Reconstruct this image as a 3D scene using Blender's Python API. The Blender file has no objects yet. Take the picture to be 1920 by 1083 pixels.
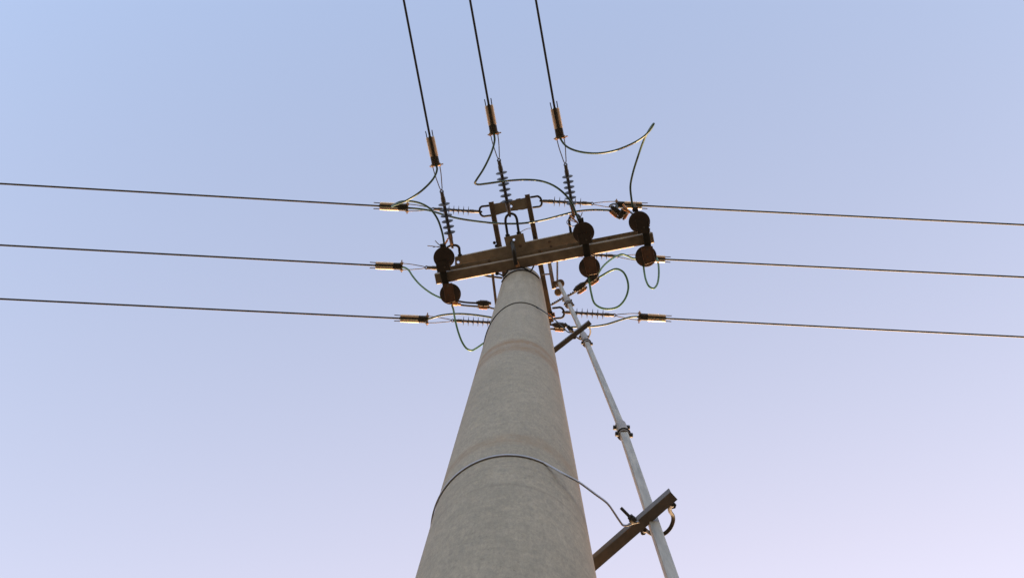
import bpy, bmesh, math, random
from mathutils import Vector, Matrix
random.seed(7)
R = math.radians
scene = bpy.context.scene
COL = scene.collection

# ------------------------------------------------------------------ camera
F, CX, CY = 1920.0, 960.0, 541.5          # focal length and centre in photo pixels
EYE = 1.6
def cdir(px, py):
    return Vector(((px - CX) / F, (CY - py) / F, -1.0)).normalized()
_up = cdir(989.3, 324.6)                   # where plumb lines meet (zenith)
_ax = cdir(955.0, 998.0)                   # a point on the pole's axis
_Y = (_ax - _up * _ax.dot(_up)).normalized()
_X = _Y.cross(_up)
ROT = Matrix((_X, _Y, _up))
cam_d = bpy.data.cameras.new('camera')
cam = bpy.data.objects.new('camera', cam_d)
COL.objects.link(cam)
cam_d.sensor_width = 36.0
cam_d.lens = 36.0
cam_d.clip_start = 0.05
cam_d.clip_end = 5000.0
cam.matrix_world = Matrix.Translation((0, 0, EYE)) @ ROT.to_4x4()
scene.camera = cam

# ------------------------------------------------------------------ sky, sun, exposure
SUN_EL, SUN_AZ = R(9.0), R(15.0)
world = bpy.data.worlds.new('World')
scene.world = world
world.use_nodes = True
wn, wl = world.node_tree.nodes, world.node_tree.links
sky = wn.new('ShaderNodeTexSky')
sky.sky_type = 'NISHITA'
sky.sun_disc = False
sky.sun_elevation = SUN_EL
sky.sun_rotation = SUN_AZ
tc = wn.new('ShaderNodeTexCoord')
dot = wn.new('ShaderNodeVectorMath'); dot.operation = 'DOT_PRODUCT'
dot.inputs[1].default_value = (math.sin(SUN_AZ), math.cos(SUN_AZ), 0)
wl.new(tc.outputs['Generated'], dot.inputs[0])
rmp = wn.new('ShaderNodeMapRange')
rmp.inputs[1].default_value = -0.32; rmp.inputs[2].default_value = 0.38
wl.new(dot.outputs['Value'], rmp.inputs[0])
tint = wn.new('ShaderNodeMix'); tint.data_type = 'RGBA'
tint.inputs[6].default_value = (1.215, 0.985, 0.955, 1)
tint.inputs[7].default_value = (1.46, 0.955, 0.790, 1)     # dusk lilac low towards the sun
wl.new(rmp.outputs[0], tint.inputs[0])
mul = wn.new('ShaderNodeMix'); mul.data_type = 'RGBA'; mul.blend_type = 'MULTIPLY'
mul.inputs[0].default_value = 1.0
wl.new(sky.outputs[0], mul.inputs[6]); wl.new(tint.outputs[2], mul.inputs[7])
wl.new(mul.outputs[2], wn['Background'].inputs[0])
wn['Background'].inputs[1].default_value = 0.15
sun_d = bpy.data.lights.new('sun', 'SUN')
sun_d.energy = 2.6
sun_d.angle = R(0.5)
sun_d.color = (1.0, 0.74, 0.42)
sun = bpy.data.objects.new('sun', sun_d)
COL.objects.link(sun)
sdir = Vector((math.sin(SUN_AZ) * math.cos(SUN_EL), math.cos(SUN_AZ) * math.cos(SUN_EL), math.sin(SUN_EL)))
sun.rotation_euler = sdir.to_track_quat('Z', 'Y').to_euler()
sun.location = (0, 0, 30)
scene.view_settings.view_transform = 'Standard'
scene.view_settings.look = 'None'
scene.view_settings.gamma = 1.0
scene.view_settings.exposure = 2.4

# ------------------------------------------------------------------ measuring
def P(px, py, h):
    """point at height h above the eye seen at this place of the photograph"""
    d = ROT @ cdir(px, py)
    return Vector((0, 0, EYE)) + d * (h / d.z)
UPV = Vector((0, 0, 1))
PD = 1.045                                   # pole axis: this far in front of the camera
def prad(h): return 0.192 + (9.0 - h) * 0.00574
def pole_pt(th, h, off=0.0):                 # th: degrees round the pole, 0 = facing the camera, + to the right
    r = prad(h) + off
    return Vector((r * math.sin(R(th)), PD - r * math.cos(R(th)), EYE + h))

# ------------------------------------------------------------------ materials
def material(name, base, rough=0.5, metal=0.0, var=0.25, scale=20.0, bump=0.0, tint2=None, spec=0.5, stretch=(1, 1, 1)):
    m = bpy.data.materials.new(name); m.use_nodes = True
    n, l = m.node_tree.nodes, m.node_tree.links
    b = n['Principled BSDF']
    t = n.new('ShaderNodeTexCoord'); mp = n.new('ShaderNodeMapping')
    mp.inputs['Scale'].default_value = stretch
    l.new(t.outputs['Object'], mp.inputs[0])
    nz = n.new('ShaderNodeTexNoise'); nz.inputs['Scale'].default_value = scale
    nz.inputs['Detail'].default_value = 6; nz.inputs['Roughness'].default_value = 0.65
    l.new(mp.outputs[0], nz.inputs['Vector'])
    cr = n.new('ShaderNodeValToRGB')
    c2 = tint2 or tuple(c * (1 - var) for c in base)
    cr.color_ramp.elements[0].position = 0.3; cr.color_ramp.elements[1].position = 0.7
    cr.color_ramp.elements[0].color = (*c2, 1)
    cr.color_ramp.elements[1].color = (*[min(1, c * (1 + var * 0.6)) for c in base], 1)
    l.new(nz.outputs['Fac'], cr.inputs[0]); l.new(cr.outputs[0], b.inputs['Base Color'])
    rr = n.new('ShaderNodeMapRange')
    rr.inputs[3].default_value = max(0.05, rough - 0.12); rr.inputs[4].default_value = min(1, rough + 0.12)
    l.new(nz.outputs['Fac'], rr.inputs[0]); l.new(rr.outputs[0], b.inputs['Roughness'])
    b.inputs['Metallic'].default_value = metal
    b.inputs['Specular IOR Level'].default_value = spec
    if bump:
        bp = n.new('ShaderNodeBump'); bp.inputs['Strength'].default_value = bump; bp.inputs['Distance'].default_value = 0.01
        l.new(nz.outputs['Fac'], bp.inputs['Height']); l.new(bp.outputs[0], b.inputs['Normal'])
    return m

M = {}
M['steel'] = material('weathered_galvanised_steel', (0.165, 0.126, 0.092), 0.5, 0.2, 0.4, 9, 0.15, (0.100, 0.072, 0.050))
M['steel_dark'] = material('dark_rusty_steel', (0.125, 0.088, 0.062), 0.6, 0.2, 0.4, 14, 0.2)
M['plate'] = material('tan_zinc_plate', (0.24, 0.195, 0.148), 0.55, 0.2, 0.35, 12, 0.1)
M['arm'] = material('dull_brown_bracket_steel', (0.085, 0.070, 0.062), 0.5, 0.2, 0.35, 16, 0.2)
M['forged'] = material('black_forged_iron', (0.026, 0.023, 0.021), 0.65, 0.0, 0.3, 30, spec=0.25)
M['shed'] = material('grey_silicone_rubber', (0.050, 0.044, 0.048), 0.6, 0, 0.2, 30, spec=0.3)
M['fitting'] = material('brown_end_fitting', (0.060, 0.045, 0.040), 0.45, 0.1, 0.3, 40)
M['sleeve'] = material('aluminium_sleeve', (0.60, 0.46, 0.37), 0.42, 0.35, 0.12, 18)
M['grip'] = material('black_wedge_grip', (0.03, 0.026, 0.024), 0.5, 0, 0.3, 40)
M['brass'] = material('bronze_bolt', (0.36, 0.25, 0.18), 0.45, 0.4, 0.3, 50)
M['wire'] = material('thin_steel_wire', (0.16, 0.14, 0.13), 0.4, 0.5, 0.2, 50)
M['cable'] = material('black_sheathed_cable', (0.008, 0.0085, 0.007), 0.5, 0, 0.1, 60, spec=0.3)
M['lead'] = material('green_black_sheathed_lead', (0.018, 0.048, 0.024), 0.38, 0, 0.25, 30)
M['lead_green'] = material('green_sheathed_lead', (0.050, 0.135, 0.060), 0.42, 0, 0.2, 30, spec=0.35)
M['porcelain'] = material('dark_brown_glazed_shed', (0.022, 0.0105, 0.007), 0.32, 0, 0.35, 18, spec=0.45)
M['mount'] = material('red_brown_mounting_plate', (0.10, 0.046, 0.026), 0.5, 0.1, 0.4, 22, 0.1)
M['tray'] = material('sooty_brown_tray', (0.022, 0.012, 0.008), 0.5, 0.1, 0.4, 22, 0.1)
M['blackplastic'] = material('black_connector_plastic', (0.025, 0.022, 0.024), 0.42, 0, 0.3, 30)
M['copper'] = material('copper_connector_jaw', (0.42, 0.21, 0.10), 0.4, 0.3, 0.3, 40)
M['strand'] = material('bare_copper_strand', (0.60, 0.28, 0.10), 0.4, 0.3, 0.3, 60)
M['tube'] = material('galvanised_tube', (0.255, 0.24, 0.222), 0.6, 0.1, 0.3, 5, 0.08, (0.15, 0.142, 0.132), stretch=(12, 12, 1.2))
M['collar'] = material('grey_cast_collar', (0.22, 0.19, 0.17), 0.5, 0.3, 0.35, 30)
M['strap'] = material('grey_steel_strap', (0.30, 0.29, 0.31), 0.42, 0.5, 0.25, 25)

def concrete():
    m = bpy.data.materials.new('spun_concrete'); m.use_nodes = True
    n, l = m.node_tree.nodes, m.node_tree.links
    b = n['Principled BSDF']; b.inputs['Roughness'].default_value = 0.85
    b.inputs['Specular IOR Level'].default_value = 0.25
    t = n.new('ShaderNodeTexCoord')
    def noise(scale, stretch, detail=6, rough=0.6, rot=(0, 0, 0)):
        mp = n.new('ShaderNodeMapping'); mp.inputs['Scale'].default_value = stretch; mp.inputs['Rotation'].default_value = rot
        nz = n.new('ShaderNodeTexNoise'); nz.inputs['Scale'].default_value = scale
        nz.inputs['Detail'].default_value = detail; nz.inputs['Roughness'].default_value = rough
        l.new(t.outputs['Object'], mp.inputs[0]); l.new(mp.outputs[0], nz.inputs['Vector'])
        return nz.outputs['Fac']
    def ramp(fac, p0, c0, p1, c1):
        r = n.new('ShaderNodeValToRGB'); e = r.color_ramp.elements
        e[0].position, e[0].color, e[1].position, e[1].color = p0, (*c0, 1), p1, (*c1, 1)
        l.new(fac, r.inputs[0]); return r.outputs[0]
    def mix(fac, a, c, mode='MIX', f=None):
        x = n.new('ShaderNodeMix'); x.data_type = 'RGBA'; x.blend_type = mode
        if fac is None: x.inputs[0].default_value = f
        else: l.new(fac, x.inputs[0])
        l.new(a, x.inputs[6])
        if isinstance(c, tuple): x.inputs[7].default_value = (*c, 1)
        else: l.new(c, x.inputs[7])
        return x.outputs[2]
    cloud = noise(3.4, (1, 1, 0.5), 7, 0.65)
    base = ramp(cloud, 0.28, (0.212, 0.191, 0.159), 0.72, (0.266, 0.240, 0.202))
    streak = noise(3.0, (2.2, 2.2, 9), 6, 0.75, (R(2.5), R(-2), 0))
    base = mix(None, base, ramp(streak, 0.35, (0.84, 0.84, 0.86), 0.65, (1.07, 1.06, 1.05)), 'MULTIPLY', 0.55)
    fine = noise(110, (1, 1, 0.33), 7, 0.9)
    base = mix(None, base, ramp(fine, 0.3, (0.62, 0.62, 0.63), 0.72, (1.30, 1.29, 1.26)), 'MULTIPLY', 0.9)
    fuzz = noise(30, (1.0, 1.0, 0.6), 8, 0.8, (R(4), R(3), 0))
    base = mix(None, base, ramp(fuzz, 0.34, (0.80, 0.81, 0.83), 0.66, (1.10, 1.09, 1.07)), 'MULTIPLY', 0.8)
    # rust rings left on the surface at two heights
    sx = n.new('ShaderNodeSeparateXYZ'); l.new(t.outputs['Object'], sx.inputs[0])
    rn = noise(7, (1.0, 1.0, 4), 4, 0.65)
    patch = noise(26, (1.0, 1.0, 0.9), 7, 0.8)
    def ring(h, w, amp):
        a = n.new('ShaderNodeMath'); a.operation = 'SUBTRACT'; l.new(sx.outputs[2], a.inputs[0]); a.inputs[1].default_value = h
        ad = n.new('ShaderNodeMath'); ad.operation = 'MULTIPLY_ADD'; l.new(rn, ad.inputs[0]); ad.inputs[1].default_value = w * 1.6
        l.new(a.outputs[0], ad.inputs[2])
        sb = n.new('ShaderNodeMath'); sb.operation = 'SUBTRACT'; l.new(ad.outputs[0], sb.inputs[0]); sb.inputs[1].default_value = w * 0.8
        ab = n.new('ShaderNodeMath'); ab.operation = 'ABSOLUTE'; l.new(sb.outputs[0], ab.inputs[0])
        mr = n.new('ShaderNodeMapRange'); mr.interpolation_type = 'SMOOTHSTEP'
        mr.inputs[1].default_value = w; mr.inputs[2].default_value = 0.0; mr.inputs[3].default_value = 0; mr.inputs[4].default_value = amp
        l.new(ab.outputs[0], mr.inputs[0])
        br = n.new('ShaderNodeMapRange'); br.inputs[1].default_value = 0.30; br.inputs[2].default_value = 0.54
        l.new(patch, br.inputs[0])
        mm = n.new('ShaderNodeMath'); mm.operation = 'MULTIPLY'
        l.new(mr.outputs[0], mm.inputs[0]); l.new(br.outputs[0], mm.inputs[1]); return mm.outputs[0]
    base = mix(ring(EYE + 5.03, 0.11, 0.95), base, (0.185, 0.118, 0.072))
    base = mix(ring(EYE + 4.84, 0.15, 0.9), base, (0.185, 0.125, 0.082))
    base = mix(ring(EYE + 3.11, 0.09, 0.6), base, (0.19, 0.136, 0.092))
    base = mix(ring(EYE + 2.63, 0.015, 0.4), base, (0.12, 0.10, 0.085))
    base = mix(ring(EYE + 2.80, 0.012, 0.22), base, (0.13, 0.105, 0.09))
    runs = noise(5, (5.5, 5.5, 0.22), 5, 0.7)          # faint dirty run-off from the ironwork at the top
    topm = n.new('ShaderNodeMapRange'); topm.inputs[1].default_value = EYE + 5.2; topm.inputs[2].default_value = EYE + 9.0
    topm.inputs[4].default_value = 0.55
    l.new(sx.outputs[2], topm.inputs[0])
    base = mix(topm.outputs[0], base, mix(None, base, ramp(runs, 0.42, (0.72, 0.68, 0.62), 0.60, (1.12, 1.12, 1.11)), 'MULTIPLY', 1.0))
    vs = n.new('ShaderNodeTexVoronoi'); vs.inputs['Scale'].default_value = 48      # pin holes
    l.new(t.outputs['Object'], vs.inputs['Vector'])
    base = mix(None, base, ramp(vs.outputs['Distance'], 0.06, (0.45, 0.44, 0.43), 0.14, (1, 1, 1)), 'MULTIPLY', 0.5)
    # scattered dark pits
    vo = n.new('ShaderNodeTexVoronoi'); vo.inputs['Scale'].default_value = 13
    l.new(t.outputs['Object'], vo.inputs['Vector'])
    pit = ramp(vo.outputs['Distance'], 0.045, (0.35, 0.34, 0.33), 0.10, (1, 1, 1))
    base = mix(None, base, pit, 'MULTIPLY', 0.3)
    l.new(base, b.inputs['Base Color'])
    bp = n.new('ShaderNodeBump'); bp.inputs['Strength'].default_value = 0.35; bp.inputs['Distance'].default_value = 0.004
    l.new(fine, bp.inputs['Height']); l.new(bp.outputs[0], b.inputs['Normal'])
    return m
M['concrete'] = concrete()

# ------------------------------------------------------------------ mesh helpers
def smooth_path(pts, n=8):
    p = [Vector(q) for q in pts]
    p = [2 * p[0] - p[1]] + p + [2 * p[-1] - p[-2]]
    out = []
    for i in range(1, len(p) - 2):
        p0, p1, p2, p3 = p[i - 1:i + 3]
        t0 = 0.0; t1 = t0 + max(1e-5, (p1 - p0).length) ** 0.5
        t2 = t1 + max(1e-5, (p2 - p1).length) ** 0.5; t3 = t2 + max(1e-5, (p3 - p2).length) ** 0.5
        for k in range(n):
            t = t1 + (t2 - t1) * k / n
            a1 = p0 * ((t1 - t) / (t1 - t0)) + p1 * ((t - t0) / (t1 - t0))
            a2 = p1 * ((t2 - t) / (t2 - t1)) + p2 * ((t - t1) / (t2 - t1))
            a3 = p2 * ((t3 - t) / (t3 - t2)) + p3 * ((t - t2) / (t3 - t2))
            b1 = a1 * ((t2 - t) / (t2 - t0)) + a2 * ((t - t0) / (t2 - t0))
            b2 = a2 * ((t3 - t) / (t3 - t1)) + a3 * ((t - t1) / (t3 - t1))
            out.append(b1 * ((t2 - t) / (t2 - t1)) + b2 * ((t - t1) / (t2 - t1)))
    out.append(p[-2])
    return out

def sweep(bm, path, prof, closed_prof=True, ref=UPV, follow=True):
    """sweep a 2-D profile [(u, w)] along a path; parallel transport keeps it from twisting"""
    path = [Vector(q) for q in path]
    n = len(path)
    t = (path[1] - path[0]).normalized()
    w = ref - t * ref.dot(t)
    if w.length < 1e-4: w = Vector((1, 0, 0)) - t * t.x
    w.normalize()
    rings = []
    for i in range(n):
        a = path[max(0, i - 1)]; c = path[min(n - 1, i + 1)]
        tn = (c - a).normalized() if (c - a).length > 1e-9 else t
        q = t.rotation_difference(tn); w = (q @ w); w = (w - tn * w.dot(tn)).normalized(); t = tn
        u = t.cross(w)
        k = 1.0
        if 0 < i < n - 1:
            ca = (path[i] - a).normalized().dot(tn)
            k = 1.0 / max(0.6, ca)
        rings.append([bm.verts.new(path[i] + u * pu * k + w * pw * k) for pu, pw in prof])
    m = len(prof)
    for r0, r1 in zip(rings, rings[1:]):
        for j in range(m):
            bm.faces.new((r0[j], r0[(j + 1) % m], r1[(j + 1) % m], r1[j]))
    bm.faces.new(rings[0][::-1]); bm.faces.new(rings[-1])

def circ(r, n=10, k=1.0): return [(r * math.cos(2 * math.pi * i / n), k * r * math.sin(2 * math.pi * i / n)) for i in range(n)]
def rrect(w, h, r, n=4):
    out = []
    for cx, cy, a0 in ((w / 2 - r, h / 2 - r, 0), (-w / 2 + r, h / 2 - r, 90), (-w / 2 + r, -h / 2 + r, 180), (w / 2 - r, -h / 2 + r, 270)):
        for k in range(n + 1):
            a = R(a0 + 90 * k / n); out.append((cx + r * math.cos(a), cy + r * math.sin(a)))
    return out
def tube(bm, pts, r, seg=10, n=8, smooth=True):
    sweep(bm, smooth_path(pts, n) if smooth and len(pts) > 2 else pts, circ(r, seg))
def bar(bm, a, b, w, h, r=0.003, ref=UPV, n=3):
    sweep(bm, [a, b], rrect(w, h, min(r, w * 0.45, h * 0.45), n), ref=ref)
def lathe(bm, a, axis, prof, seg=20):
    """revolve [(along, radius)] about axis starting at a"""
    axis = Vector(axis).normalized(); a = Vector(a)
    u = axis.orthogonal().normalized(); v = axis.cross(u)
    rings = []
    for s, r in prof:
        rings.append([bm.verts.new(a + axis * s + (u * math.cos(2 * math.pi * i / seg) + v * math.sin(2 * math.pi * i / seg)) * r) for i in range(seg)])
    for r0, r1 in zip(rings, rings[1:]):
        for i in range(seg): bm.faces.new((r0[i], r0[(i + 1) % seg], r1[(i + 1) % seg], r1[i]))
    bm.faces.new(rings[0][::-1]); bm.faces.new(rings[-1])
def slab(bm, pts, thick, hole=None):
    """flat plate with this outline (world points of its lower face), optional round hole (centre, radius)"""
    pts = [Vector(p) for p in pts]
    up = Vector((0, 0, thick))
    if hole is None:
        lo = [bm.verts.new(p) for p in pts]; hi = [bm.verts.new(p + up) for p in pts]
        bm.faces.new(lo[::-1]); bm.faces.new(hi)
        for i in range(len(pts)):
            j = (i + 1) % len(pts); bm.faces.new((lo[i], lo[j], hi[j], hi[i]))
        return
    c, r = hole
    ring = []
    m = len(pts)
    dense = []
    for i in range(m):
        for k in range(4): dense.append(pts[i].lerp(pts[(i + 1) % m], k / 4))
    for p in dense:
        d = p - c; d.z = 0; d.normalize(); ring.append(c + d * r + Vector((0, 0, p.z - c.z)) )
    q = len(dense)
    lo = [bm.verts.new(p) for p in dense]; hi = [bm.verts.new(p + up) for p in dense]
    li = [bm.verts.new(p) for p in ring]; hi2 = [bm.verts.new(p + up) for p in ring]
    for i in range(q):
        j = (i + 1) % q
        bm.faces.new((lo[j], lo[i], li[i], li[j])); bm.faces.new((hi[i], hi[j], hi2[j], hi2[i]))
        bm.faces.new((lo[i], lo[j], hi[j], hi[i])); bm.faces.new((li[j], li[i], hi2[i], hi2[j]))
def hexnut(bm, c, axis, r, h):
    axis = Vector(axis).normalized()
    lathe(bm, Vector(c) - axis * h / 2, axis, [(0, r * 0.9), (h * 0.15, r), (h * 0.85, r), (h, r * 0.9)], 6)

def wloc(o):
    v = Vector((0, 0, 0))
    while o is not None: v = v + o.location; o = o.parent
    return v
def thing(name, label, cat, loc=(0, 0, 0), group=None):
    o = bpy.data.objects.new(name, None); COL.objects.link(o)
    o.empty_display_size = 0.05
    o.location = loc; o['label'] = label; o['category'] = cat
    if group: o['group'] = group
    return o
def part(name, bm, mat, parent=None, local=False, label=None, sharp=40):
    bmesh.ops.recalc_face_normals(bm, faces=bm.faces)
    if parent is not None and not local:
        off = wloc(parent)
        for v in bm.verts: v.co -= off
    me = bpy.data.meshes.new(name); bm.to_mesh(me); bm.free()
    me.polygons.foreach_set('use_smooth', [True] * len(me.polygons))
    me.set_sharp_from_angle(angle=R(sharp))
    me.materials.append(M[mat] if isinstance(mat, str) else mat)
    o = bpy.data.objects.new(name, me); COL.objects.link(o)
    if parent is not None: o.parent = parent
    if label: o['label'] = label
    return o
def single(name, bm, mat, label, cat, loc, group=None):
    for v in bm.verts: v.co -= Vector(loc)
    o = part(name, bm, mat, None, True)
    o.location = loc; o['label'] = label; o['category'] = cat
    if group: o['group'] = group
    return o
def dup(root, label, group):
    r = root.copy(); COL.objects.link(r); r['label'] = label; r['group'] = group
    for ch in list(root.children):
        c = ch.copy(); COL.objects.link(c); c.parent = r
        for g in list(ch.children):
            d = g.copy(); COL.objects.link(d); d.parent = c
    return r
def aim(o, a, b, length):
    """put a thing modelled along +X (0..length) between a and b, its +Z kept upward"""
    x = (b - a); s = x.length / length; x.normalize()
    z = (UPV - x * UPV.dot(x)).normalized(); y = z.cross(x)
    o.matrix_world = Matrix.Translation(a) @ Matrix((x, y, z)).transposed().to_4x4() @ Matrix.Scale(s, 4)
NB = bmesh.new

# ------------------------------------------------------------------ ground
bm = NB()
bmesh.ops.create_circle(bm, cap_ends=True, segments=64, radius=2500)
ground_m = material('dry_grass_and_soil', (0.085, 0.074, 0.050), 0.95, 0, 0.4, 0.8, 0.3, (0.055, 0.052, 0.032))
g = part('ground', bm, ground_m); g['kind'] = 'structure'

# ------------------------------------------------------------------ concrete pole
POLE_TOP = 9.42
bm = NB()
prof = []
h = -EYE - 0.3
while h < POLE_TOP - 0.02: prof.append((h, prad(h))); h += 0.25
prof += [(POLE_TOP - 0.012, prad(POLE_TOP)), (POLE_TOP, prad(POLE_TOP) - 0.012)]
lathe(bm, (0, PD, EYE), UPV, prof, 72)
pole = part('utility_pole', bm, 'concrete')
pole['label'] = 'tall tapering round grey concrete pole with faint rust rings'
pole['category'] = 'pole'

# ------------------------------------------------------------------ main crossarm (for the three lines that run overhead)
HA = 9.0
ca = thing('crossarm', 'long tan steel crossarm fixed across the pole top, slanting upward to the right', 'crossarm', P(975, 490, HA))
bm = NB()
A, B = P(817.5, 523, HA), P(1224, 445.5, HA)
t = (B - A).normalized(); u = t.cross(UPV)          # u points to the sun side
W2, HB, RD, TH = 0.049, 0.075, 0.020, 0.007
prof = []
for k in range(7):                                   # rounded lower corner, sun side
    a = R(-90 + 90 * k / 6); prof.append((W2 - RD + RD * math.cos(a), RD + RD * math.sin(a)))
prof += [(W2, HB), (W2 - TH, HB), (W2 - TH, TH * 2), (-W2 + TH, TH * 2), (-W2 + TH, HB), (-W2, HB)]
for k in range(5):
    a = R(180 + 90 * k / 4); prof.append((-W2 + 0.012 + 0.012 * math.cos(a), 0.012 + 0.012 * math.sin(a)))
def extrude(bm, A, B, u, prof):
    r0 = [bm.verts.new(A + u * p + UPV * q) for p, q in prof]; r1 = [bm.verts.new(B + u * p + UPV * q) for p, q in prof]
    m = len(prof)
    for j in range(m): bm.faces.new((r0[j], r0[(j + 1) % m], r1[(j + 1) % m], r1[j]))
    bm.faces.new(r0[::-1]); bm.faces.new(r1)
extrude(bm, A, B, u, prof)
part('channel_beam', bm, 'steel', ca)
for e, s in ((A, 1), (B, -1)):                       # end plates closing the channel
    bm = NB()
    bar(bm, e - t * s * 0.0045 - u * 0.045 + UPV * 0.038, e - t * s * 0.0045 + u * 0.045 + UPV * 0.038, 0.006, 0.066, 0.002)
    part('end_plate', bm, 'plate', ca)
bm = NB()                                            # upper flange showing behind the channel
slab(bm, [P(838, 512, 9.082), P(1219, 439, 9.082), P(1219, 427.5, 9.082), P(840, 500, 9.082)], 0.008)
part('rear_flange', bm, 'plate', ca)
HT = 9.135
bm = NB()                                            # tan angle plate with one drilled hole
slab(bm, [P(853, 501, HT), P(876, 495.7, HT), P(876, 478.2, HT), P(853, 483.2, HT)], 0.009, (P(859, 491.5, HT), 0.0125))
slab(bm, [P(876, 495.7, HT), P(1090, 452.5, HT), P(1090, 433.5, HT), P(876, 478.2, HT)], 0.009)
for q0, q1 in (((853, 482.6), (1090, 432.9)),):      # its upright leg
    a, b = P(*q0, HT), P(*q1, HT)
    bar(bm, a + UPV * 0.045, b + UPV * 0.045, 0.007, 0.09, 0.002)
part('angle_plate', bm, 'plate', ca)
bm = NB()
HTP = 9.122
slab(bm, [P(949, 462, HTP), P(985.5, 455.5, HTP), P(981.2, 437, HTP), P(944.8, 444.8, HTP)], 0.012, (P(963.5, 449.3, HTP), 0.0115))
part('centre_plate', bm, 'plate', ca)
bm = NB()                                            # hook bolt clamping the arm to the pole
tube(bm, [P(960.5, 455, 9.10), P(961.5, 461, 9.06), P(963.5, 470, 8.985), P(966, 487, 8.975), P(968, 496, 8.98)], 0.017, 10)
lathe(bm, P(960.3, 456, 9.098), UPV, [(0, 0.022), (0.02, 0.022)], 6)
part('hook_bolt', bm, 'forged', ca)
bm = NB()
bar(bm, P(967.6, 490, 8.986), P(971.5, 500, 8.986), 0.034, 0.016, 0.004)
part('hook_washer', bm, 'copper', ca)
bm = NB()                                            # half-round strap round the pole under the arm, with two stays
tube(bm, [pole_pt(a, 8.972, 0.004) for a in range(-66, 49, 6)], 0.0075, 8, 2)
part('pole_strap', bm, 'forged', ca)
bm = NB()
tube(bm, [P(932, 512.5, 8.985), P(938, 514, 8.985), P(944.5, 517, 8.98), P(953, 506.5, 8.99)], 0.007, 8, 4)
part('stay_rod', bm, 'forged', ca)
bm = NB()
tube(bm, [P(976, 500, 8.985), P(988, 505, 8.98), P(994, 508.5, 8.98), P(1001, 498.5, 8.99)], 0.007, 8, 4)
part('stay_rod', bm, 'forged', ca)
bm = NB()
hexnut(bm, P(932, 512.5, 8.985), UPV, 0.018, 0.02)
part('nut', bm, 'forged', ca)
for px, py, hh in ((1033, 462, 9.09), (1030, 453, 9.115), (918, 489, 9.07), (1012, 470, 9.07), (976, 461, 9.113), (1142, 447, 9.07)):
    c = P(px, py, hh)
    bm = NB()
    lathe(bm, c - UPV * 0.022, UPV, [(0, 0.007), (0.014, 0.007), (0.0141, 0.013), (0.026, 0.013)], 8)
    part('bolt', bm, 'steel_dark', ca)
bm = NB()
tube(bm, [P(975.5, 436, 9.14), P(980, 432.5, 9.18), P(988, 429, 9.22), P(997, 428, 9.40)], 0.0035, 6)
part('earth_wire', bm, 'wire', ca)

def ubolt(parent, path, hs, r=0.0115, nuts=True):
    b_ = NB()
    pts = [P(x, y, z) for (x, y), z in zip(path, hs)]
    tube(b_, pts, r, 10, 6)
    if nuts:
        for e, q in ((pts[0], pts[1]), (pts[-1], pts[-2])):
            hexnut(b_, e, q - e, r * 1.9, 0.022)
    return part('shackle', b_, 'forged', parent)
def uarch(leg0, leg1, top, hleg, htop):
    """U shape: legs at two pixels, arch peak at a third"""
    l0, l1, tp = Vector(leg0), Vector(leg1), Vector(top)
    mid = (l0 + l1) / 2; ax = tp - mid
    pts = [l0, l0 + ax * 0.45, l0 + ax * 0.70 , l0.lerp(mid, 0.28) + ax * 0.90, tp, l1.lerp(mid, 0.28) + ax * 0.90, l1 + ax * 0.70, l1 + ax * 0.45, l1]
    fr = [0, .45, .7, .9, 1, .9, .7, .45, 0]
    return [tuple(p) for p in pts], [hleg + (htop - hleg) * f for f in fr]
for l0, l1, tp in (((838, 484), (862.5, 479), (847.5, 460)), ((951.8, 441.5), (972.8, 436.8), (956.5, 400.5)), ((1070.5, 438), (1091, 433), (1076, 402))):
    ubolt(ca, *uarch(l0, l1, tp, 9.155, 9.135))

# ------------------------------------------------------------------ second crossarm (for the lines that run left and right)
HB2 = 9.46
cb = thing('crossarm', 'twin narrow steel beams laid over the pole top and joined by an arched plate', 'crossarm', P(988, 480, HB2))
def beamB(a, b):
    b_ = NB()
    A, B = P(*a, HB2), P(*b, HB2)
    t = (B - A).normalized(); u = t.cross(UPV)
    w, hh, th = 0.023, 0.09, 0.006
    extrude(b_, A, B, u, [(-w + .004, 0), (w - .004, 0), (w, .004), (w, hh), (w - th, hh), (w - th, th), (-w + th, th), (-w + th, hh), (-w, hh), (-w, .004)])
    return part('beam', b_, 'steel_dark', cb)
beamB((920.4, 378.5), (966, 618)); beamB((988.3, 364.5), (1034, 603.8))
def tie(off):
    b_ = NB()
    q = [(925, 382), (938, 380), (938.4, 378.6), (949, 376.8), (949, 378), (968, 374.4), (967.6, 373), (976, 371.4), (976, 372.6), (988.5, 369.4),
         (993, 390.3), (980, 393.4), (971.5, 393.6), (971, 394.6), (962, 395.2), (952, 397.2), (940, 400.4), (930, 403.6)]
    slab(b_, [P(x + off[0], y + off[1], HB2 + 0.013) for x, y in q], 0.012, (P(958.2 + off[0], 386.8 + off[1], HB2 + 0.013), 0.0125) if off == (0, 0) else None)
    return part('tie_plate', b_, 'plate', cb)
tie((0, 0))
tie((41.5, 218))
for l0, l1, tp in (((917, 385.5), (920.5, 404), (899.5, 397)), ((994.5, 369.8), (998.5, 389), (1015.5, 376.8)),
                   ((938, 503), (942, 521), (901, 507)), ((1021, 470), (1024.5, 489), (1070, 475.5)),
                   ((960, 598), (964, 617), (938, 606)), ((1035.5, 577.5), (1038.5, 597), (1057.5, 585))):
    ubolt(cb, *uarch(l0, l1, tp, HB2 + 0.03, HB2 + 0.02), r=0.010, nuts=False)
for x, y in ((927, 455), (930.5, 461), (1002.5, 445), (1036.5, 589), (1033, 585)):
    bm = NB()
    hexnut(bm, P(x, y, HB2 - 0.008), UPV, 0.016, 0.024)
    part('bolt', bm, 'forged', cb)
bm = NB()
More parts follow.
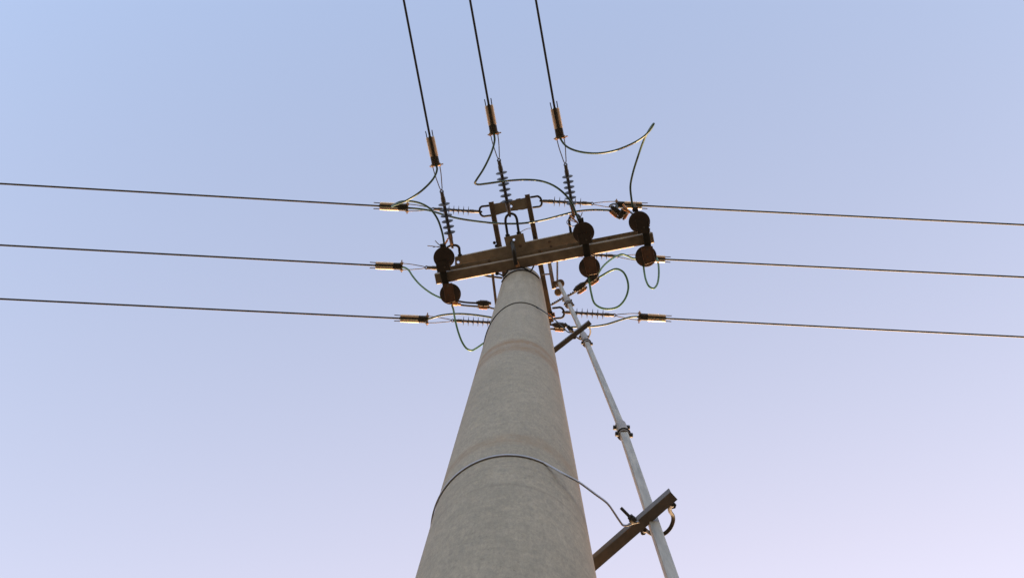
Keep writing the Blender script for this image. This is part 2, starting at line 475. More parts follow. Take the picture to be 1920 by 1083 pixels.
bar(bm, P(922.5, 505, 9.40), P(930.5, 572, 9.30), 0.024, 0.02, 0.003)
part('stay', bm, 'steel_dark', cb)
bm = NB()
bar(bm, P(1028, 592, HB2 - 0.012), P(1040.5, 589.4, HB2 - 0.012), 0.045, 0.012, 0.002)
part('clip', bm, 'copper', cb)

# ------------------------------------------------------------------ strain insulators, tension clamps, line conductors
IL = 0.46
def make_insulator():
    root = thing('strain_insulator', 'x', 'insulator')
    b_ = NB()
    lathe(b_, (0.018, 0, 0), (1, 0, 0), [(0, .012), (.004, .0145), (.05, .0150), (.051, .0175), (.088, .0175), (.090, .013)], 16)
    lathe(b_, (-0.012, 0, 0), (1, 0, 0), [(0, .006), (.004, .0095), (.03, .0095)], 12)
    part('end_fitting', b_, 'fitting', root, True)
    b_ = NB()
    lathe(b_, (0.362, 0, 0), (1, 0, 0), [(0, .013), (.002, .0175), (.040, .0175), (.041, .0145), (.078, .0140), (.086, .008)], 16)
    b2 = [Vector((.448 + .012 * math.cos(a), .012 * math.sin(a), 0)) for a in [2 * math.pi * k / 12 for k in range(13)]]
    tube(b_, b2, .0045, 8, 1, False)
    part('end_fitting', b_, 'fitting', root, True)
    b_ = NB()
    pr = [(0.095, .0125)]
    for s in (.1185, .164, .210, .2555, .301, .347):
        pr += [(s - .006, .0125), (s - .0035, .016), (s - .0006, .043), (s, .0445), (s + .0018, .0445), (s + .0026, .042), (s + .005, .015), (s + .008, .0125)]
    pr += [(0.370, .0125)]
    lathe(b_, (0, 0, 0), (1, 0, 0), pr, 28)
    part('ribbed_housing', b_, 'shed', root, True, sharp=60)
    return root
CLN = 0.469
def make_clamp():
    root = thing('tension_clamp', 'x', 'clamp')
    b_ = NB()
    b_.free()
    for s in (-1, 1):
        b_ = NB()
        lathe(b_, (.298, s * .0215, .002), (1, 0, 0), [(0, .012), (.004, .0155), (.165, .0155), (.171, .012)], 16)
        part('sleeve', b_, 'sleeve', root, True)
    b_ = NB()
    lathe(b_, (.215, 0, -.006), (1, 0, 0), [(0, .011), (.012, .0135), (.26, .0135)], 14)
    part('cable_core', b_, 'cable', root, True)
    b_ = NB()
    bar(b_, Vector((.232, 0, 0)), Vector((.302, 0, 0)), .058, .034, .008)
    for k in range(4):
        bar(b_, Vector((.242 + k * .016, 0, 0)), Vector((.248 + k * .016, 0, 0)), .062, .038, .006)
    part('wedge_grip', b_, 'grip', root, True)
    b_ = NB()
    lathe(b_, (.222, -.056, 0), (0, 1, 0), [(0, .006), (.012, .006), (.0121, .013), (.028, .013), (.0281, .009), (.045, .010), (.06, .010), (.075, .010), (.0755, .014), (.092, .014), (.0921, .006), (.118, .006)], 10)
    hexnut(b_, (.222, .034, 0), (0, 1, 0), .017, .014); hexnut(b_, (.222, -.034, 0), (0, 1, 0), .017, .014)
    part('cross_bolt', b_, 'brass', root, True)
    b_ = NB()
    tube(b_, [(.30, .030, .0), (.222, .030, .0), (.15, .027, 0), (.07, .017, 0), (.012, .0075, 0), (.0, 0, 0), (.012, -.0075, 0), (.07, -.017, 0), (.15, -.027, 0), (.222, -.030, 0), (.30, -.030, 0)], .0042, 8, 6)
    part('bail', b_, 'wire', root, True)
    b_ = NB()
    for s in (-1, 1):
        b_ = NB()
        tube(b_, [(.462, s * .026, .002), (.50, s * .0265, .002), (.524, s * .0275, .003)], .0042, 8, 3)
        part('bail_tail', b_, 'forged', root, True)
    return root

G_INS, G_CL, G_LN = 'ribbed strain insulators on the pole top', 'tension clamps gripping the line conductors', 'overhead line conductors'
# (A hardware end, J bail join, E sleeve end, edge of photo, heights A J E, conductor radius, slope, labels)
LR = (9.48, 9.45, 9.42)
UPH = (9.135, 9.00, 8.88)
lines = [
 ((848.2, 463), (827.6, 356.5), (806.3, 257), (757, 0), UPH, .0098, .19,
  'grey ribbed insulator sloping down to the left end of the long tan crossarm',
  'tan double tube clamp on the leftmost line rising out of the top edge',
  'black conductor leaving the top edge of the picture, leftmost of three'),
 ((956, 404), (935, 298), (916.6, 197.5), (881, 0), UPH, .0098, .19,
  'grey ribbed insulator reaching down to the drilled plate at the crossarm middle',
  'tan double tube clamp on the middle rising line, highest of all clamps',
  'black conductor leaving the top edge of the picture, middle one of three'),
 ((1076, 406), (1060, 306.5), (1040, 203.5), (1005, 0), UPH, .0098, .19,
  'grey ribbed insulator passing behind the curved jumper above the right half of the crossarm',
  'narrow looking clamp on the rightmost line rising out of the top edge',
  'black conductor leaving the top edge of the picture, rightmost of three'),
 ((902, 397), (810, 391.5), (712, 386.2), (0, 345), LR, .0088, .07,
  'dark insulator lying level between the upper left clamp and the arched tie plate',
  'brown clamp on the highest conductor at left, with a yellow green jumper bent over it',
  'conductor running out to the left edge, highest of the left three'),
 ((903, 507), (797, 501.3), (704.2, 497.4), (0, 461), LR, .0088, .07,
  'insulator almost hidden behind the left end of the long crossarm, middle left line',
  'clamp on the middle conductor at left, cream lit along its lower tube',
  'conductor running out to the left edge, middle one of the left three'),
 ((938.5, 605.5), (846.6, 600.5), (750.5, 596.4), (0, 562), LR, .0088, .07,
  'insulator whose ribs vanish behind the left side of the concrete pole',
  'clamp on the lowest conductor at left, below the left pair of dark discs',
  'conductor running out to the left edge, lowest of the left three'),
 ((1014, 376.6), (1112.5, 382), (1203.5, 385.6), (1920, 422), LR, .0088, .07,
  'dark insulator lying level to the right of the arched tie plate, crossing a sloping insulator',
  'dark clamp partly hidden behind the uppermost right disc',
  'conductor running out to the right edge, highest of the right three'),
 ((1068, 475), (1160, 480.5), (1247, 486), (1920, 521), LR, .0088, .07,
  'insulator mostly hidden behind the right half of the crossarm, two ribs showing below it',
  'clamp behind the lower right disc, only its golden tube end showing',
  'conductor running out to the right edge, middle one of the right three'),
 ((1056, 585), (1154.5, 590.8), (1248, 596.6), (1920, 634), LR, .0088, .07,
  'insulator starting behind the grey operating rod, all six ribs clear on its right',
  'golden sunlit clamp on the lowest conductor at right, fully in view',
  'conductor running out to the right edge, lowest of the right three'),
]
ins0, cl0 = make_insulator(), make_clamp()
for i, (a, j, e, edge, hh, r, sl, l1, l2, l3) in enumerate(lines):
    pa, pj, pe = P(*a, hh[0]), P(*j, hh[1]), P(*e, hh[2])
    o = ins0 if i == 0 else dup(ins0, l1, G_INS)
    o['label'] = l1; o['group'] = G_INS; aim(o, pa, pj, IL)
    c = cl0 if i == 0 else dup(cl0, l2, G_CL)
    c['label'] = l2; c['group'] = G_CL; aim(c, pj, pe, CLN)
    far = P(*edge, hh[2] - sl * (1.1 if i < 3 else 4.3))
    d = far - pe; d.z = 0; d.normalize()
    T = 25.0
    b_ = NB()
    path = [pe - (pe - pj).normalized() * 0.05 - UPV * .006]
    for s in [0, .5, 1, 1.5, 2, 2.5, 3, 3.5, 4, 5, 6, 8, 10, 13, 16, 20, 25, 30, 35, 40, 45, 50]:
        path.append(pe + d * s + UPV * (-.006 - sl * s + sl * s * s / (2 * T)))
    sweep(b_, path, circ(r, 10))
    single('line_conductor', b_, 'cable', l3, 'wire', pe, G_LN)

# ------------------------------------------------------------------ surge arresters on their hangers
HD = 8.915                                  # underside of the lowest shed
G_AR, G_BK = 'dark surge arresters under the crossarm', 'arrester hangers under the crossarm'
def make_arrester():
    root = thing('surge_arrester', 'x', 'surge arrester')
    b_ = NB()
    pr = [(-.004, .030), (0, .045), (.002, .088), (.006, .0935), (.010, .0935), (.014, .088), (.026, .05), (.030, .042), (.048, .042), (.050, .080), (.054, .084), (.058, .084), (.062, .078), (.072, .045),
          (.078, .040), (.092, .040), (.094, .074), (.098, .078), (.102, .078), (.106, .070), (.116, .038), (.126, .034)]
    lathe(b_, (0, 0, 0), (0, 0, 1), pr, 36)
    part('shed_stack', b_, 'porcelain', root, True, sharp=50)
    b_ = NB()
    lathe(b_, (0, 0, .126), (0, 0, 1), [(0, .03), (.012, .03), (.0121, .012), (.04, .012)], 12)
    part('cap', b_, 'steel_dark', root, True)
    return root
ar0 = make_arrester()
discs = [((832.5, 483), 'dark disc arrester above the left end of the crossarm', 1),
         ((844.3, 551), 'dark disc arrester hanging below the left end of the crossarm', 0),
         ((1094.4, 436), 'dark disc arrester over the crossarm right of the pole, thin wire loop beside it', 1),
         ((1105.4, 501), 'dark disc arrester below the crossarm, nearest to the big round cable loop', 0),
         ((1199, 416), 'dark disc arrester above the right end of the crossarm, below the tall hairpin jumper', 1),
         ((1211.3, 480.5), 'dark disc arrester below the right end of the crossarm, above a small loop', 0)]
for i, ((x, y), lab, top) in enumerate(discs):
    o = ar0 if i == 0 else dup(ar0, lab, G_AR)
    o['label'] = lab; o['group'] = G_AR
    o.location = P(x, y, HD)
    o.rotation_euler = (0, 0, random.uniform(0, 3))

hang = [  # top plate quad, bottom plate quad, strap from-to, label
 ([(816.5, 491), (840, 487), (845.5, 506.5), (820, 511)], [(830.5, 533), (847.5, 530), (854, 565), (836.5, 568.5)], (828, 500), (837, 537), 'left dark hanger bridging the underside of the crossarm between two discs'),
 ([(1082.5, 440.5), (1107, 436), (1110.5, 455), (1086.5, 459.5)], [(1093, 483), (1115.5, 479.5), (1119.5, 513), (1100.8, 517)], (1097, 450), (1102.5, 487), 'hanger bridging the crossarm right of the pole, third of the way from the right end'),
 ([(1190.5, 411), (1216, 415), (1218, 436), (1196, 438.5)], [(1202, 465), (1223.5, 461), (1228, 490), (1208.5, 496.5)], (1210, 430), (1215.5, 467), 'dark hanger bridging the right end of the crossarm between two discs')]
for tq, bq, s0, s1, lab in hang:
    r_ = thing('arrester_hanger', lab, 'bracket', P(*s0, HA), G_BK)
    HPL = HD - 0.022
    b_ = NB(); slab(b_, [P(*q, HPL) for q in tq], .010)
    c0 = sum((P(*q, HPL) for q in tq), Vector()) / 4
    for i_ in (1, 3):                                   # folded side lips of the tray
        a_, b2 = P(*tq[i_], HPL), P(*tq[(i_ + 1) % 4], HPL)
        bar(b_, a_.lerp(c0, .05) - UPV * .006, b2.lerp(c0, .05) - UPV * .006, .005, .011, .002)
    part('mounting_plate', b_, 'tray', r_)
    b_ = NB(); slab(b_, [P(*q, HPL) for q in bq], .010)
    c0 = sum((P(*q, HPL) for q in bq), Vector()) / 4
    for i_ in (1, 2, 3):
        a_, b2 = P(*bq[i_], HPL), P(*bq[(i_ + 1) % 4], HPL)
        bar(b_, a_.lerp(c0, .04) - UPV * .006, b2.lerp(c0, .04) - UPV * .006, .004, .011, .002)
    part('mounting_plate', b_, 'mount', r_)
    b_ = NB()
    p0, p1 = P(*s0, HA - .012), P(*s1, HA - .012)
    bar(b_, p0, p1, .060, .018, .004)
    part('strap', b_, 'forged', r_)
    for p_, ee in ((p0, 1), (p1, -1)):
        d_ = (p1 - p0).normalized() * ee
        b_ = NB()
        bar(b_, p_ + d_ * .012 - UPV * .008, p_ + d_ * .012 - UPV * (HA - .012 - HPL - .010), .05, .016, .003, ref=d_)
        part('drop_link', b_, 'forged', r_)
    tc_ = sum((Vector(q) for q in bq), Vector((0, 0))) / 4
    tb = Vector(bq[0]).lerp(Vector(bq[1]), .5)
    for q, rr_ in ((tb.lerp(tc_, .25), .012), (tc_.lerp(Vector(bq[3]), .2), .008), (Vector(tq[0]).lerp(Vector(tq[2]), .6), .012), (Vector(tq[1]).lerp(Vector(tq[2]), .4), .010)):
        b_ = NB()
        lathe(b_, P(q.x, q.y, HPL) - UPV * .016, UPV, [(0, rr_ * .5), (.008, rr_ * .5), (.0081, rr_ * .8), (.017, rr_ * .8)], 8)
        part('bolt', b_, 'arm', r_)
# terminals with their loose strands sit on the upper discs
def terminal(px, py, w, strands, lab):
    r_ = thing('cable_terminal', lab, 'terminal', P(px, py, 8.96), 'cable terminals at the upper discs')
    b_ = NB(); bar(b_, P(px - w / 2, py + .8, 8.975), P(px + w / 2, py - .8, 8.975), .043, .045, .006)
    part('block', b_, 'forged', r_)
    b_ = NB(); hexnut(b_, P(px, py, 8.947), UPV, .014, .014)
    part('nut', b_, 'forged', r_)
    for mat, pts, rad in strands:
        b_ = NB(); tube(b_, [P(x, y, z) for x, y, z in pts], rad, 6, 5)
        part('strand', b_, mat, r_)
terminal(831, 461, 10, [('wire', [(801.5, 460.6, 8.98), (812, 461.6, 8.98), (826, 463.4, 8.97)], .004), ('wire', [(816, 451, 9.0), (820, 455.5, 8.98), (827, 462, 8.97)], .004),
    ('wire', [(812, 463.5, 8.98), (820, 462, 8.97), (828, 464, 8.97)], .003),
    ('strand', [(840.5, 446.5, 9.0), (838, 450.5, 8.99), (833, 459, 8.97)], .006), ('strand', [(839.5, 451, 9.0), (837, 454.5, 8.99), (834, 460, 8.97)], .0045)],
    'dark cable terminal with thin wire ends splaying left, at the left upper disc')
terminal(1089, 413, 10, [('strand', [(1068.2, 402.5, 9.0), (1072, 407, 8.99), (1083, 417.5, 8.97)], .0075), ('strand', [(1072, 410, 8.99), (1076, 412, 8.99), (1083, 418, 8.97)], .006),
    ('strand', [(1068, 412, 8.98), (1075, 415, 8.98), (1084, 418, 8.97)], .0035), ('wire', [(1091.8, 398, 9.0), (1090.5, 402, 8.99), (1087.5, 409, 8.97)], .004),
    ('wire', [(1083, 418, 8.97), (1074, 411.5, 8.96), (1064, 413, 8.95), (1063, 418, 8.95), (1069, 423, 8.95), (1076, 424, 8.96), (1083, 419, 8.97)], .0035)],
    'dark cable terminal with a curled thin wire loop, at the disc right of the pole')
terminal(1191, 392.5, 10, [('strand', [(1167.8, 382.5, 9.0), (1172, 388, 8.99), (1180.5, 397.5, 8.97)], .0085), ('strand', [(1167, 391.5, 8.99), (1173, 395, 8.98), (1182, 399, 8.97)], .006),
    ('strand', [(1170, 386, 8.985), (1175, 392, 8.98), (1181, 399, 8.97)], .006), ('wire', [(1193, 378.5, 9.0), (1191, 383, 8.99), (1188, 391, 8.97)], .004)],
    'dark cable terminal with thick bright copper strands, at the right upper disc')

# ------------------------------------------------------------------ jumpers and leads
G_J = 'sheathed jumper cables and leads'
def cable(pts, lab, mat='lead', r=.0092, n=8):
    b_ = NB(); tube(b_, [P(*q) for q in pts], r, 10, n)
    return single('jumper_cable', b_, mat, lab, 'cable', P(*pts[0]), G_J)
cable([(817.5, 309, 8.93), (819.5, 317, 8.92), (813, 334, 8.88), (790, 358, 8.84), (762, 376, 8.86), (742, 383.5, 8.92), (735, 387, 8.98), (738, 384.5, 9.03), (750, 378.5, 9.06), (767, 377, 9.06), (788, 381, 9.06), (806, 391, 9.05), (820, 410, 9.03), (828, 432, 9.02), (831.5, 448, 9.0), (833, 461, 8.98)],
      'dark jumper from the leftmost rising line, doubling back to the left upper disc', n=10)
cable([(926, 250, 8.93), (927.5, 262, 8.92), (922, 284, 8.87), (907, 316, 8.80), (893, 338, 8.78), (890.5, 343, 8.80), (895, 345.6, 8.82), (910, 344.5, 8.86), (935, 341, 8.90), (962, 338, 8.95), (990, 337, 8.99), (1015, 339.5, 9.01), (1038, 348, 9.02), (1058, 363, 9.02), (1072, 381, 9.02), (1080, 400, 9.0), (1085, 414, 8.98)],
      'dark jumper from the middle rising line with a sharp bend, then a long arch', n=10)
cable([(1049, 253, 8.93), (1052, 262, 8.92), (1063, 275, 8.88), (1085, 284, 8.85), (1118, 287.5, 8.82), (1150, 283, 8.80), (1182, 271, 8.76), (1206, 257, 8.70), (1219, 244, 8.66), (1225.5, 233, 8.64), (1225, 232.5, 8.68), (1219, 241, 8.74), (1208, 261, 8.82), (1196, 294, 8.90), (1186, 327, 8.95), (1182, 350, 8.98), (1184, 373, 8.99), (1187.5, 394, 8.98)],
      'long jumper from the right rising line with a tall hairpin at its right', n=10)
cable([(760, 389.5, 9.44), (785, 391.5, 9.43), (805, 394.5, 9.40), (830, 402, 9.36), (860, 409.5, 9.33), (900, 415.5, 9.30), (940, 419, 9.28), (980, 418.5, 9.28), (1015, 413, 9.29), (1050, 404, 9.30), (1080, 396.5, 9.30), (1110, 393.5, 9.30), (1146, 394.3, 9.28)],
      'long jumper sagging across in front of the arched tie plate to a lumpy black connector')
cable([(750, 500, 9.44), (759, 501.5, 9.42), (766, 506, 9.38), (773, 516.5, 9.32), (784, 530, 9.25), (797, 541.5, 9.17), (812, 551.5, 9.10), (828, 559, 9.04)],
      'yellow green lead curving from the middle left clamp to the left lower disc', 'lead_green', .0085)
cable([(799, 597.5, 9.43), (808, 596.5, 9.42), (822, 592, 9.41), (840, 589, 9.40), (862, 588, 9.40), (890, 590, 9.40), (920, 594.5, 9.40), (980, 605, 9.38), (1030, 611, 9.35)],
      'jumper bridging over the lowest left insulator and passing behind the pole')
cable([(1070, 613, 9.33), (1100, 612.5, 9.34), (1118, 611, 9.36), (1138, 607.5, 9.38), (1162, 600, 9.41), (1183, 594.3, 9.42), (1200, 593.3, 9.43)],
      'jumper from the lowest right clamp passing behind the grey operating rod')
cable([(1196, 485, 9.43), (1186, 484, 9.42), (1176, 479.5, 9.40), (1166, 476.5, 9.38), (1157, 479.5, 9.35), (1143, 488, 9.25), (1130, 500, 9.15), (1121, 514, 9.05)],
      'lead curving from the middle right clamp down past the disc to the black connectors', 'lead_green', .0085)
cable([(847.5, 572, 8.92), (850, 580, 8.88), (853.5, 600, 8.78), (859.5, 623, 8.70), (867, 642, 8.64), (875, 653, 8.62), (883.5, 656.5, 8.64), (893, 652.5, 8.72), (906, 643.5, 8.85), (930, 628, 9.0)],
      'yellow green lead drooping from the left lower disc to behind the pole', 'lead_green', .0085)
cable([(1105, 517, 8.93), (1105.5, 530, 8.88), (1108.5, 549, 8.80), (1114.5, 568, 8.73), (1126, 576.5, 8.69), (1142.5, 579, 8.68), (1159, 574.5, 8.70), (1172, 560, 8.74), (1178, 540, 8.79), (1175, 521, 8.84), (1167, 508.5, 8.88), (1155.5, 504, 8.91), (1142.5, 508.5, 8.93), (1128, 517, 8.94), (1118, 523, 8.95)],
      'large round green cable loop below the disc right of the pole', 'lead_green', .0090)
cable([(1206.5, 498, 8.93), (1208, 510, 8.86), (1211.5, 526, 8.77), (1217.5, 537, 8.72), (1224.5, 540.5, 8.72), (1231, 535, 8.76), (1235, 519, 8.85), (1233.5, 490, 9.05), (1228, 478, 9.15)],
      'small narrow cable loop hanging below the right lower disc', 'lead_green', .0085)

# ------------------------------------------------------------------ piercing connectors
G_C = 'black branch connectors on the cables'
def make_connector():
    root = thing('branch_connector', 'x', 'connector')
    b_ = NB()
    bar(b_, Vector((-.050, -.010, 0)), Vector((.050, -.010, 0)), .042, .05, .010)
    bar(b_, Vector((-.034, -.012, -.004)), Vector((.034, -.012, -.004)), .050, .058, .008)
    lathe(b_, (-.066, -.012, 0), (1, 0, 0), [(0, .010), (.004, .015), (.13, .015), (.134, .010)], 12)
    part('body', b_, 'blackplastic', root, True)
    b_ = NB()
    bar(b_, Vector((-.036, .027, 0)), Vector((.036, .027, 0)), .030, .036, .006)
    part('jaw', b_, 'copper', root, True)
    b_ = NB()
    hexnut(b_, (0, 0, -.034), (0, 0, 1), .013, .02)
    lathe(b_, (-.052, .026, 0), (1, 0, 0), [(0, .010), (.104, .010)], 10)
    part('bolt', b_, 'forged', root, True)
    return root
cn0 = make_connector()
conns = [((906.5, 570.5), 8.98, 3, 'black connector on a pair of short cables beside the left edge of the pole'),
         ((1111, 524), 8.94, -33, 'black connector just under the disc at the start of the round cable loop'),
         ((1088.5, 539.5), 8.96, -35, 'black connector with orange side between the round cable loop and the operating rod'),
         ((1049, 612), 9.30, 4, 'black connector with orange side right beside the pole under the lower insulator'),
         ((1154, 397), 9.24, 40, 'lumpy black connector at the end of the long sagging jumper, left of its twin'),
         ((1169, 400), 9.22, -60, 'lumpy black connector touching the orange strands of the right upper disc')]
for i, ((x, y), hh, ang, lab) in enumerate(conns):
    o = cn0 if i == 0 else dup(cn0, lab, G_C)
    o['label'] = lab; o['group'] = G_C
    a, b = P(x, y, hh), P(x + 10 * math.cos(R(ang)), y + 10 * math.sin(R(ang)), hh)
    aim(o, a, a + (b - a).normalized() * .1, .1)
    if i == 3: o.scale *= 1.05
def short(pts, lab, r=.0085, mat='cable'):
    b_ = NB(); tube(b_, [P(*q) for q in pts], r, 8, 6)
    single('short_lead', b_, mat, lab, 'cable', P(*pts[0]), 'short black leads at the connectors')
short([(853, 563, 8.925), (872, 566.5, 8.95), (896, 568, 8.97)], 'upper of two short black leads from the left lower disc to its connector')
short([(861, 571, 8.94), (872, 572.5, 8.95), (898, 574.5, 8.97)], 'lower of two short black leads from the left lower disc to its connector')
short([(915, 574, 8.98), (920, 577, 8.99), (930, 579, 9.0)], 'stub of black lead between the left connector and the pole')
short([(1022, 608, 9.33), (1030, 608.5, 9.32), (1040, 609, 9.31)], 'upper of two black stubs between the pole and the low right connector')
short([(1022, 616.5, 9.33), (1030, 616.5, 9.32), (1042, 616, 9.31)], 'lower of two black stubs between the pole and the low right connector')
short([(1120, 517, 8.95), (1112, 522, 8.95), (1103, 528.5, 8.96), (1094, 535, 8.96)], 'slanting black lead joining the two connectors under the disc')
short([(1188, 403, 8.98), (1181, 397, 9.05), (1172, 400, 9.20), (1160, 395, 9.23), (1156, 384, 9.30), (1148, 383, 9.38), (1143, 387, 9.42), (1150, 390, 9.40)], 'curled black lead around the twin lumpy connectors')
b_ = NB()                                                     # two strands twisted together
base = smooth_path([P(1082, 543.5, 8.96), P(1076.5, 547.5, 9.0), P(1066, 553.5, 9.1), P(1052, 560, 9.25), P(1043, 565.5, 9.36), P(1034, 570.5, 9.44)], 10)
for ph in (0, math.pi):
    path = []
    for k, p in enumerate(base):
        t_ = (base[min(k + 1, len(base) - 1)] - base[max(k - 1, 0)]).normalized(); s_ = t_.orthogonal().normalized(); v_ = t_.cross(s_)
        u_ = UPV.cross(t_).normalized(); v_ = t_.cross(u_)
        path.append(p + (u_ * math.cos(ph + k * .8) + v_ * math.sin(ph + k * .8)) * .007)
    tube(b_, path, .0065, 7, 1, False)
single('twisted_lead', b_, 'forged', 'black twisted wire passing behind the operating rod to the steel beam', 'wire', P(1082, 543.5, 8.96))

# copper lug under the left lower disc
b_ = NB(); lathe(b_, P(848, 568, 8.925), P(862, 570, 8.925) - P(848, 568, 8.925), [(0, .012), (.004, .02), (.045, .02), (.05, .013), (.075, .012)], 12)
single('copper_lug', b_, 'copper', 'copper lug at the foot of the left lower disc holding two black leads', 'lug', P(854, 570, 8.925))

# ------------------------------------------------------------------ operating rod on the right of the pole
ROD = [(Vector((1260, 1083)), 2.43), (Vector((1166, 803)), 3.84), (Vector((1099, 640)), 5.90), (Vector((1048.5, 531)), 8.85)]
def on_rod(py):
    """point of the rod (three straight lengths) seen at this row of the photograph"""
    for (q0, h0), (q1, h1) in zip(ROD, ROD[1:]):
        if py >= q1.y or q1.y < 532:
            q = q0.lerp(q1, (q0.y - py) / (q0.y - q1.y))
            a, v = P(q0.x, q0.y, h0), P(q1.x, q1.y, h1) - P(q0.x, q0.y, h0)
            o_, d = Vector((0, 0, EYE)), ROT @ cdir(q.x, q.y)
            w0 = a - o_; aa, bb, cc = v.dot(v), v.dot(d), d.dot(d); dd, ee = v.dot(w0), d.dot(w0)
            return a + v * ((bb * ee - cc * dd) / (aa * cc - bb * bb))
rod_lo, rod_hi = P(*ROD[0][0], ROD[0][1]), P(*ROD[3][0], ROD[3][1])
rv = (on_rod(803) - rod_lo).normalized()
rod = thing('operating_rod', 'long pale grey square metal rod rising beside the right of the pole', 'rod', rod_lo - rv * 1.9)
b_ = NB()
tilt = Matrix.Rotation(R(84), 4, rv)
rref = tilt @ Vector((0, 1, 0))
c1 = on_rod(803)
sweep(b_, [rod_lo - rv * 1.9, rod_lo, c1 + rv * .02], rrect(.0285, .0285, .0025, 3), ref=rref)
part('lower_tube', b_, 'tube', rod)
b_ = NB()
sweep(b_, [c1 + rv * .021, on_rod(640), rod_hi], rrect(.0265, .0265, .004, 3), ref=rref)
part('upper_tube', b_, 'tube', rod)
for py, L, rc in ((806, .150, .0215), (636, .32, .0215), (566, .34, .027)):
    c = on_rod(py)
    d_ = (on_rod(py - 6) - on_rod(py + 6)).normalized()
    b_ = NB()
    sweep(b_, [c - d_ * L * .5, c + d_ * L * .5], circ(rc, 18), ref=rref)
    q = part('collar', b_, 'collar', rod)
    side = d_.cross(Vector((0, 1, 0))).normalized()
    for s_, off in ((1, .22), (-1, .30), (1, -.40), (-1, -.46)):
        b_ = NB()
        hexnut(b_, c + side * s_ * (rc + .004) + d_ * L * off, side, .0095, .014)
        part('bolt', b_, 'forged', q)
    b_ = NB()
    ring = [c - d_ * L * .40 + (side * math.cos(a_) + d_.cross(side) * math.sin(a_)) * (rc + .002) for a_ in [2 * math.pi * k_ / 24 for k_ in range(25)]]
    tube(b_, ring, .0035, 6, 1, False)
    part('clip_ring', b_, 'forged', q)

# head bracket: hooked flat bar, plate and two round ends, thin rod
hb = thing('rod_head_bracket', 'dark hooked bracket holding the top end of the grey rod', 'bracket', P(1040, 535, 9.1))
b_ = NB()
bar(b_, P(1028.5, 484, 9.30), P(1038.5, 541, 9.06), .034, .012, .003)
part('flat_bar', b_, 'steel_dark', hb)
b_ = NB()
slab(b_, [P(1035, 528, 9.05), P(1050, 525, 9.05), P(1050, 536, 9.05), P(1036, 541.5, 9.05)], .014)
part('plate', b_, 'steel_dark', hb)
b_ = NB()
lathe(b_, P(1046.5, 548, 9.0), UPV, [(0, .026), (.004, .033), (.03, .033), (.034, .026)], 20)
part('round_end', b_, 'steel_dark', hb)
b_ = NB()
lathe(b_, P(1051, 531.5, 8.86), UPV, [(0, .026), (.004, .035), (.04, .035), (.044, .028)], 20)
part('round_end', b_, 'steel_dark', hb)
b_ = NB(); tube(b_, [P(1045, 484, 9.3), P(1045, 527, 9.05)], .0085, 8)
part('thin_rod', b_, 'steel_dark', hb)
b_ = NB(); bar(b_, P(1014, 514.5, 9.40), P(1033, 513.5, 9.22), .014, .010, .002)
part('rung', b_, 'steel_dark', hb)
b_ = NB(); hexnut(b_, P(1043.5, 534, 9.04), UPV, .010, .014)
part('bolt', b_, 'strap', hb)

# ------------------------------------------------------------------ bracket arms that guide the rod
def guide(lab, arm, h0, h1, w, band, band_w, band_h, bolt, saddle, sr, nut, name_mat, band_mat):
    r_ = thing('guide_bracket', lab, 'bracket', P(*arm[0], h0), 'bracket arms banded to the pole')
    b_ = NB()
    a, b = P(*arm[0], h0), P(*arm[1], h1)
    sweep(b_, [a, b], [(-w / 2, 0), (w / 2 - w * .22, 0), (w / 2 - w * .06, w * .06), (w / 2, w * .22), (w / 2, w), (w / 2 - .004, w), (w / 2 - .004, w * .26), (w / 2 - w * .26, .004), (-w / 2, .004)])
    part('arm', b_, name_mat, r_)
    b_ = NB(); sweep(b_, smooth_path(band, 4), rrect(band_h, band_w, min(band_h, band_w) * .4, 2), ref=UPV)
    part('band', b_, band_mat, r_)
    for p, q, rr in bolt:
        b_ = NB(); tube(b_, [p, q], rr, 8, 1, False)
        part('bolt', b_, 'forged', r_)
    for c, ax, rr in nut:
        b_ = NB(); hexnut(b_, c, ax, rr, rr * 1.3)
        part('nut', b_, 'forged', r_)
    b_ = NB(); sweep(b_, smooth_path(saddle, 6), rrect(sr * 2.6, sr, sr * .4, 2), ref=Vector((0, 0, 1)))
    part('saddle_clamp', b_, 'forged', r_)
    return r_
H1 = 2.97
armh = on_rod(945).z - EYE - .18
band1 = [pole_pt(a, 2.905, .003) for a in range(-172, 25, 4)]
band1 += [P(1062, 890.5, armh + .012), P(1084.5, 902.5, armh + .004), P(1116, 925.5, armh), P(1139, 943, armh), P(1152, 961, armh), P(1161, 974.5, armh), P(1168, 983.5, armh), P(1174, 984.3, armh - .003), P(1183, 981.6, armh - .003), P(1198, 977, armh - .005)]
hs = armh + .06
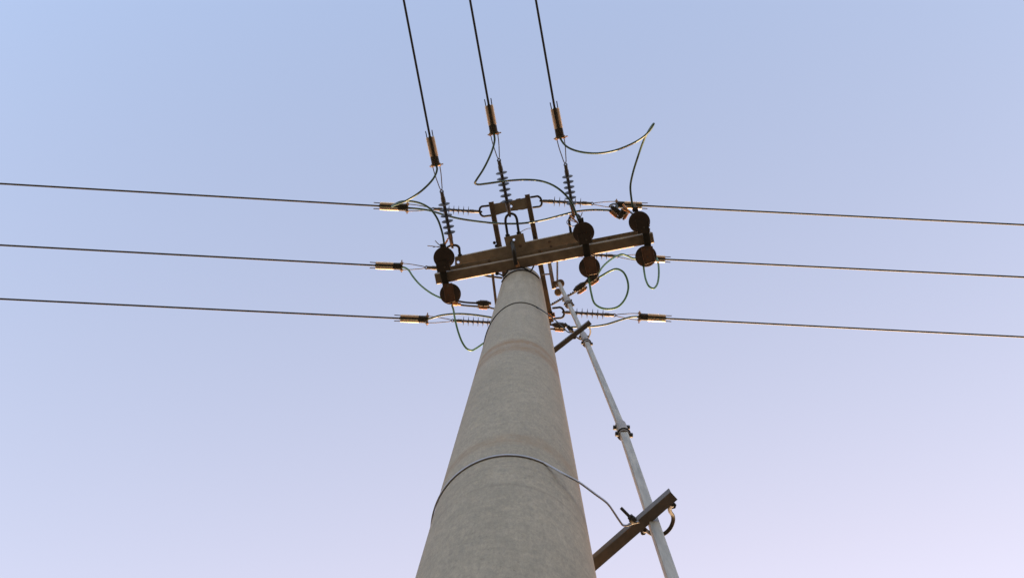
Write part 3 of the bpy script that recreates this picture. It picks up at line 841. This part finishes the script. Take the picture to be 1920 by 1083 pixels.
guide('wide dark arm across the grey rod at lower right, banded to the pole',
      ((1085, 1083.5), (1263.5, 928.3)), armh, armh, .031, band1, .011, .005,
      [(P(1164, 951, armh + .01), P(1187, 974.5, armh - .006), .0045), (P(1256, 951, armh + .03), P(1261, 945, armh + .0), .006), (P(1205, 999, armh + .03), P(1209, 993, armh + .01), .006)],
      [P(1263, 943, armh + .035), P(1256, 951, armh + .05), P(1256.5, 958, hs), P(1261.5, 966, hs + .01), P(1262, 976, hs + .015), P(1256, 990, hs + .02), P(1245, 1000, hs + .02), P(1230, 1003, hs + .015), P(1216, 997, hs), P(1209, 991, armh + .04)],
      .0045, [(P(1186.5, 974, armh - .008), P(1187, 974.5, armh) - P(1164, 951, armh), .011), (P(1183, 969.5, armh - .004), P(1187, 974.5, armh) - P(1164, 951, armh), .009), (P(1261.5, 946.5, armh + .02), UPV, .010), (P(1206, 997, armh + .02), UPV, .008)], 'arm', 'strap')
h2 = on_rod(632).z - EYE - .14
band2 = []
for k in range(0, 26):
    a = -150 + k * 7.2
    z = 6.61 - .55 * (abs(a) / 90.0) ** 1.6 if a < 0 else 6.61 + .02 * a / 30
    band2.append(pole_pt(a, z, .003))
band2 = [p for p in band2]
band2 += [P(1026, 588, h2 + .35), P(1040, 599, h2 + .18), P(1056, 613.5, h2 + .06), P(1063.5, 621, h2 + .02), P(1068, 623, h2), P(1076, 621.8, h2)]
guide('narrow dark arm across the grey rod just below the pole top',
      ((1030, 664.5), (1107, 604)), h2, h2, .028, band2, .007, .006,
      [(P(1059, 606, h2 + .03), P(1075, 622, h2 - .01), .007)],
      [P(1104, 610, h2 + .03), P(1106, 616, h2 + .05), P(1107, 622, h2 + .07), P(1105, 629, h2 + .09), P(1101, 634, h2 + .09), P(1094, 636, h2 + .07), P(1087, 635.5, h2 + .05), P(1081, 631.5, h2 + .03)],
      .0035, [(P(1070, 617, h2 - .004), P(1075, 622, h2) - P(1059, 606, h2), .015), (P(1066, 613, h2), P(1075, 622, h2) - P(1059, 606, h2), .012), (P(1077, 632, h2 + .02), UPV, .012)], 'arm', 'forged')
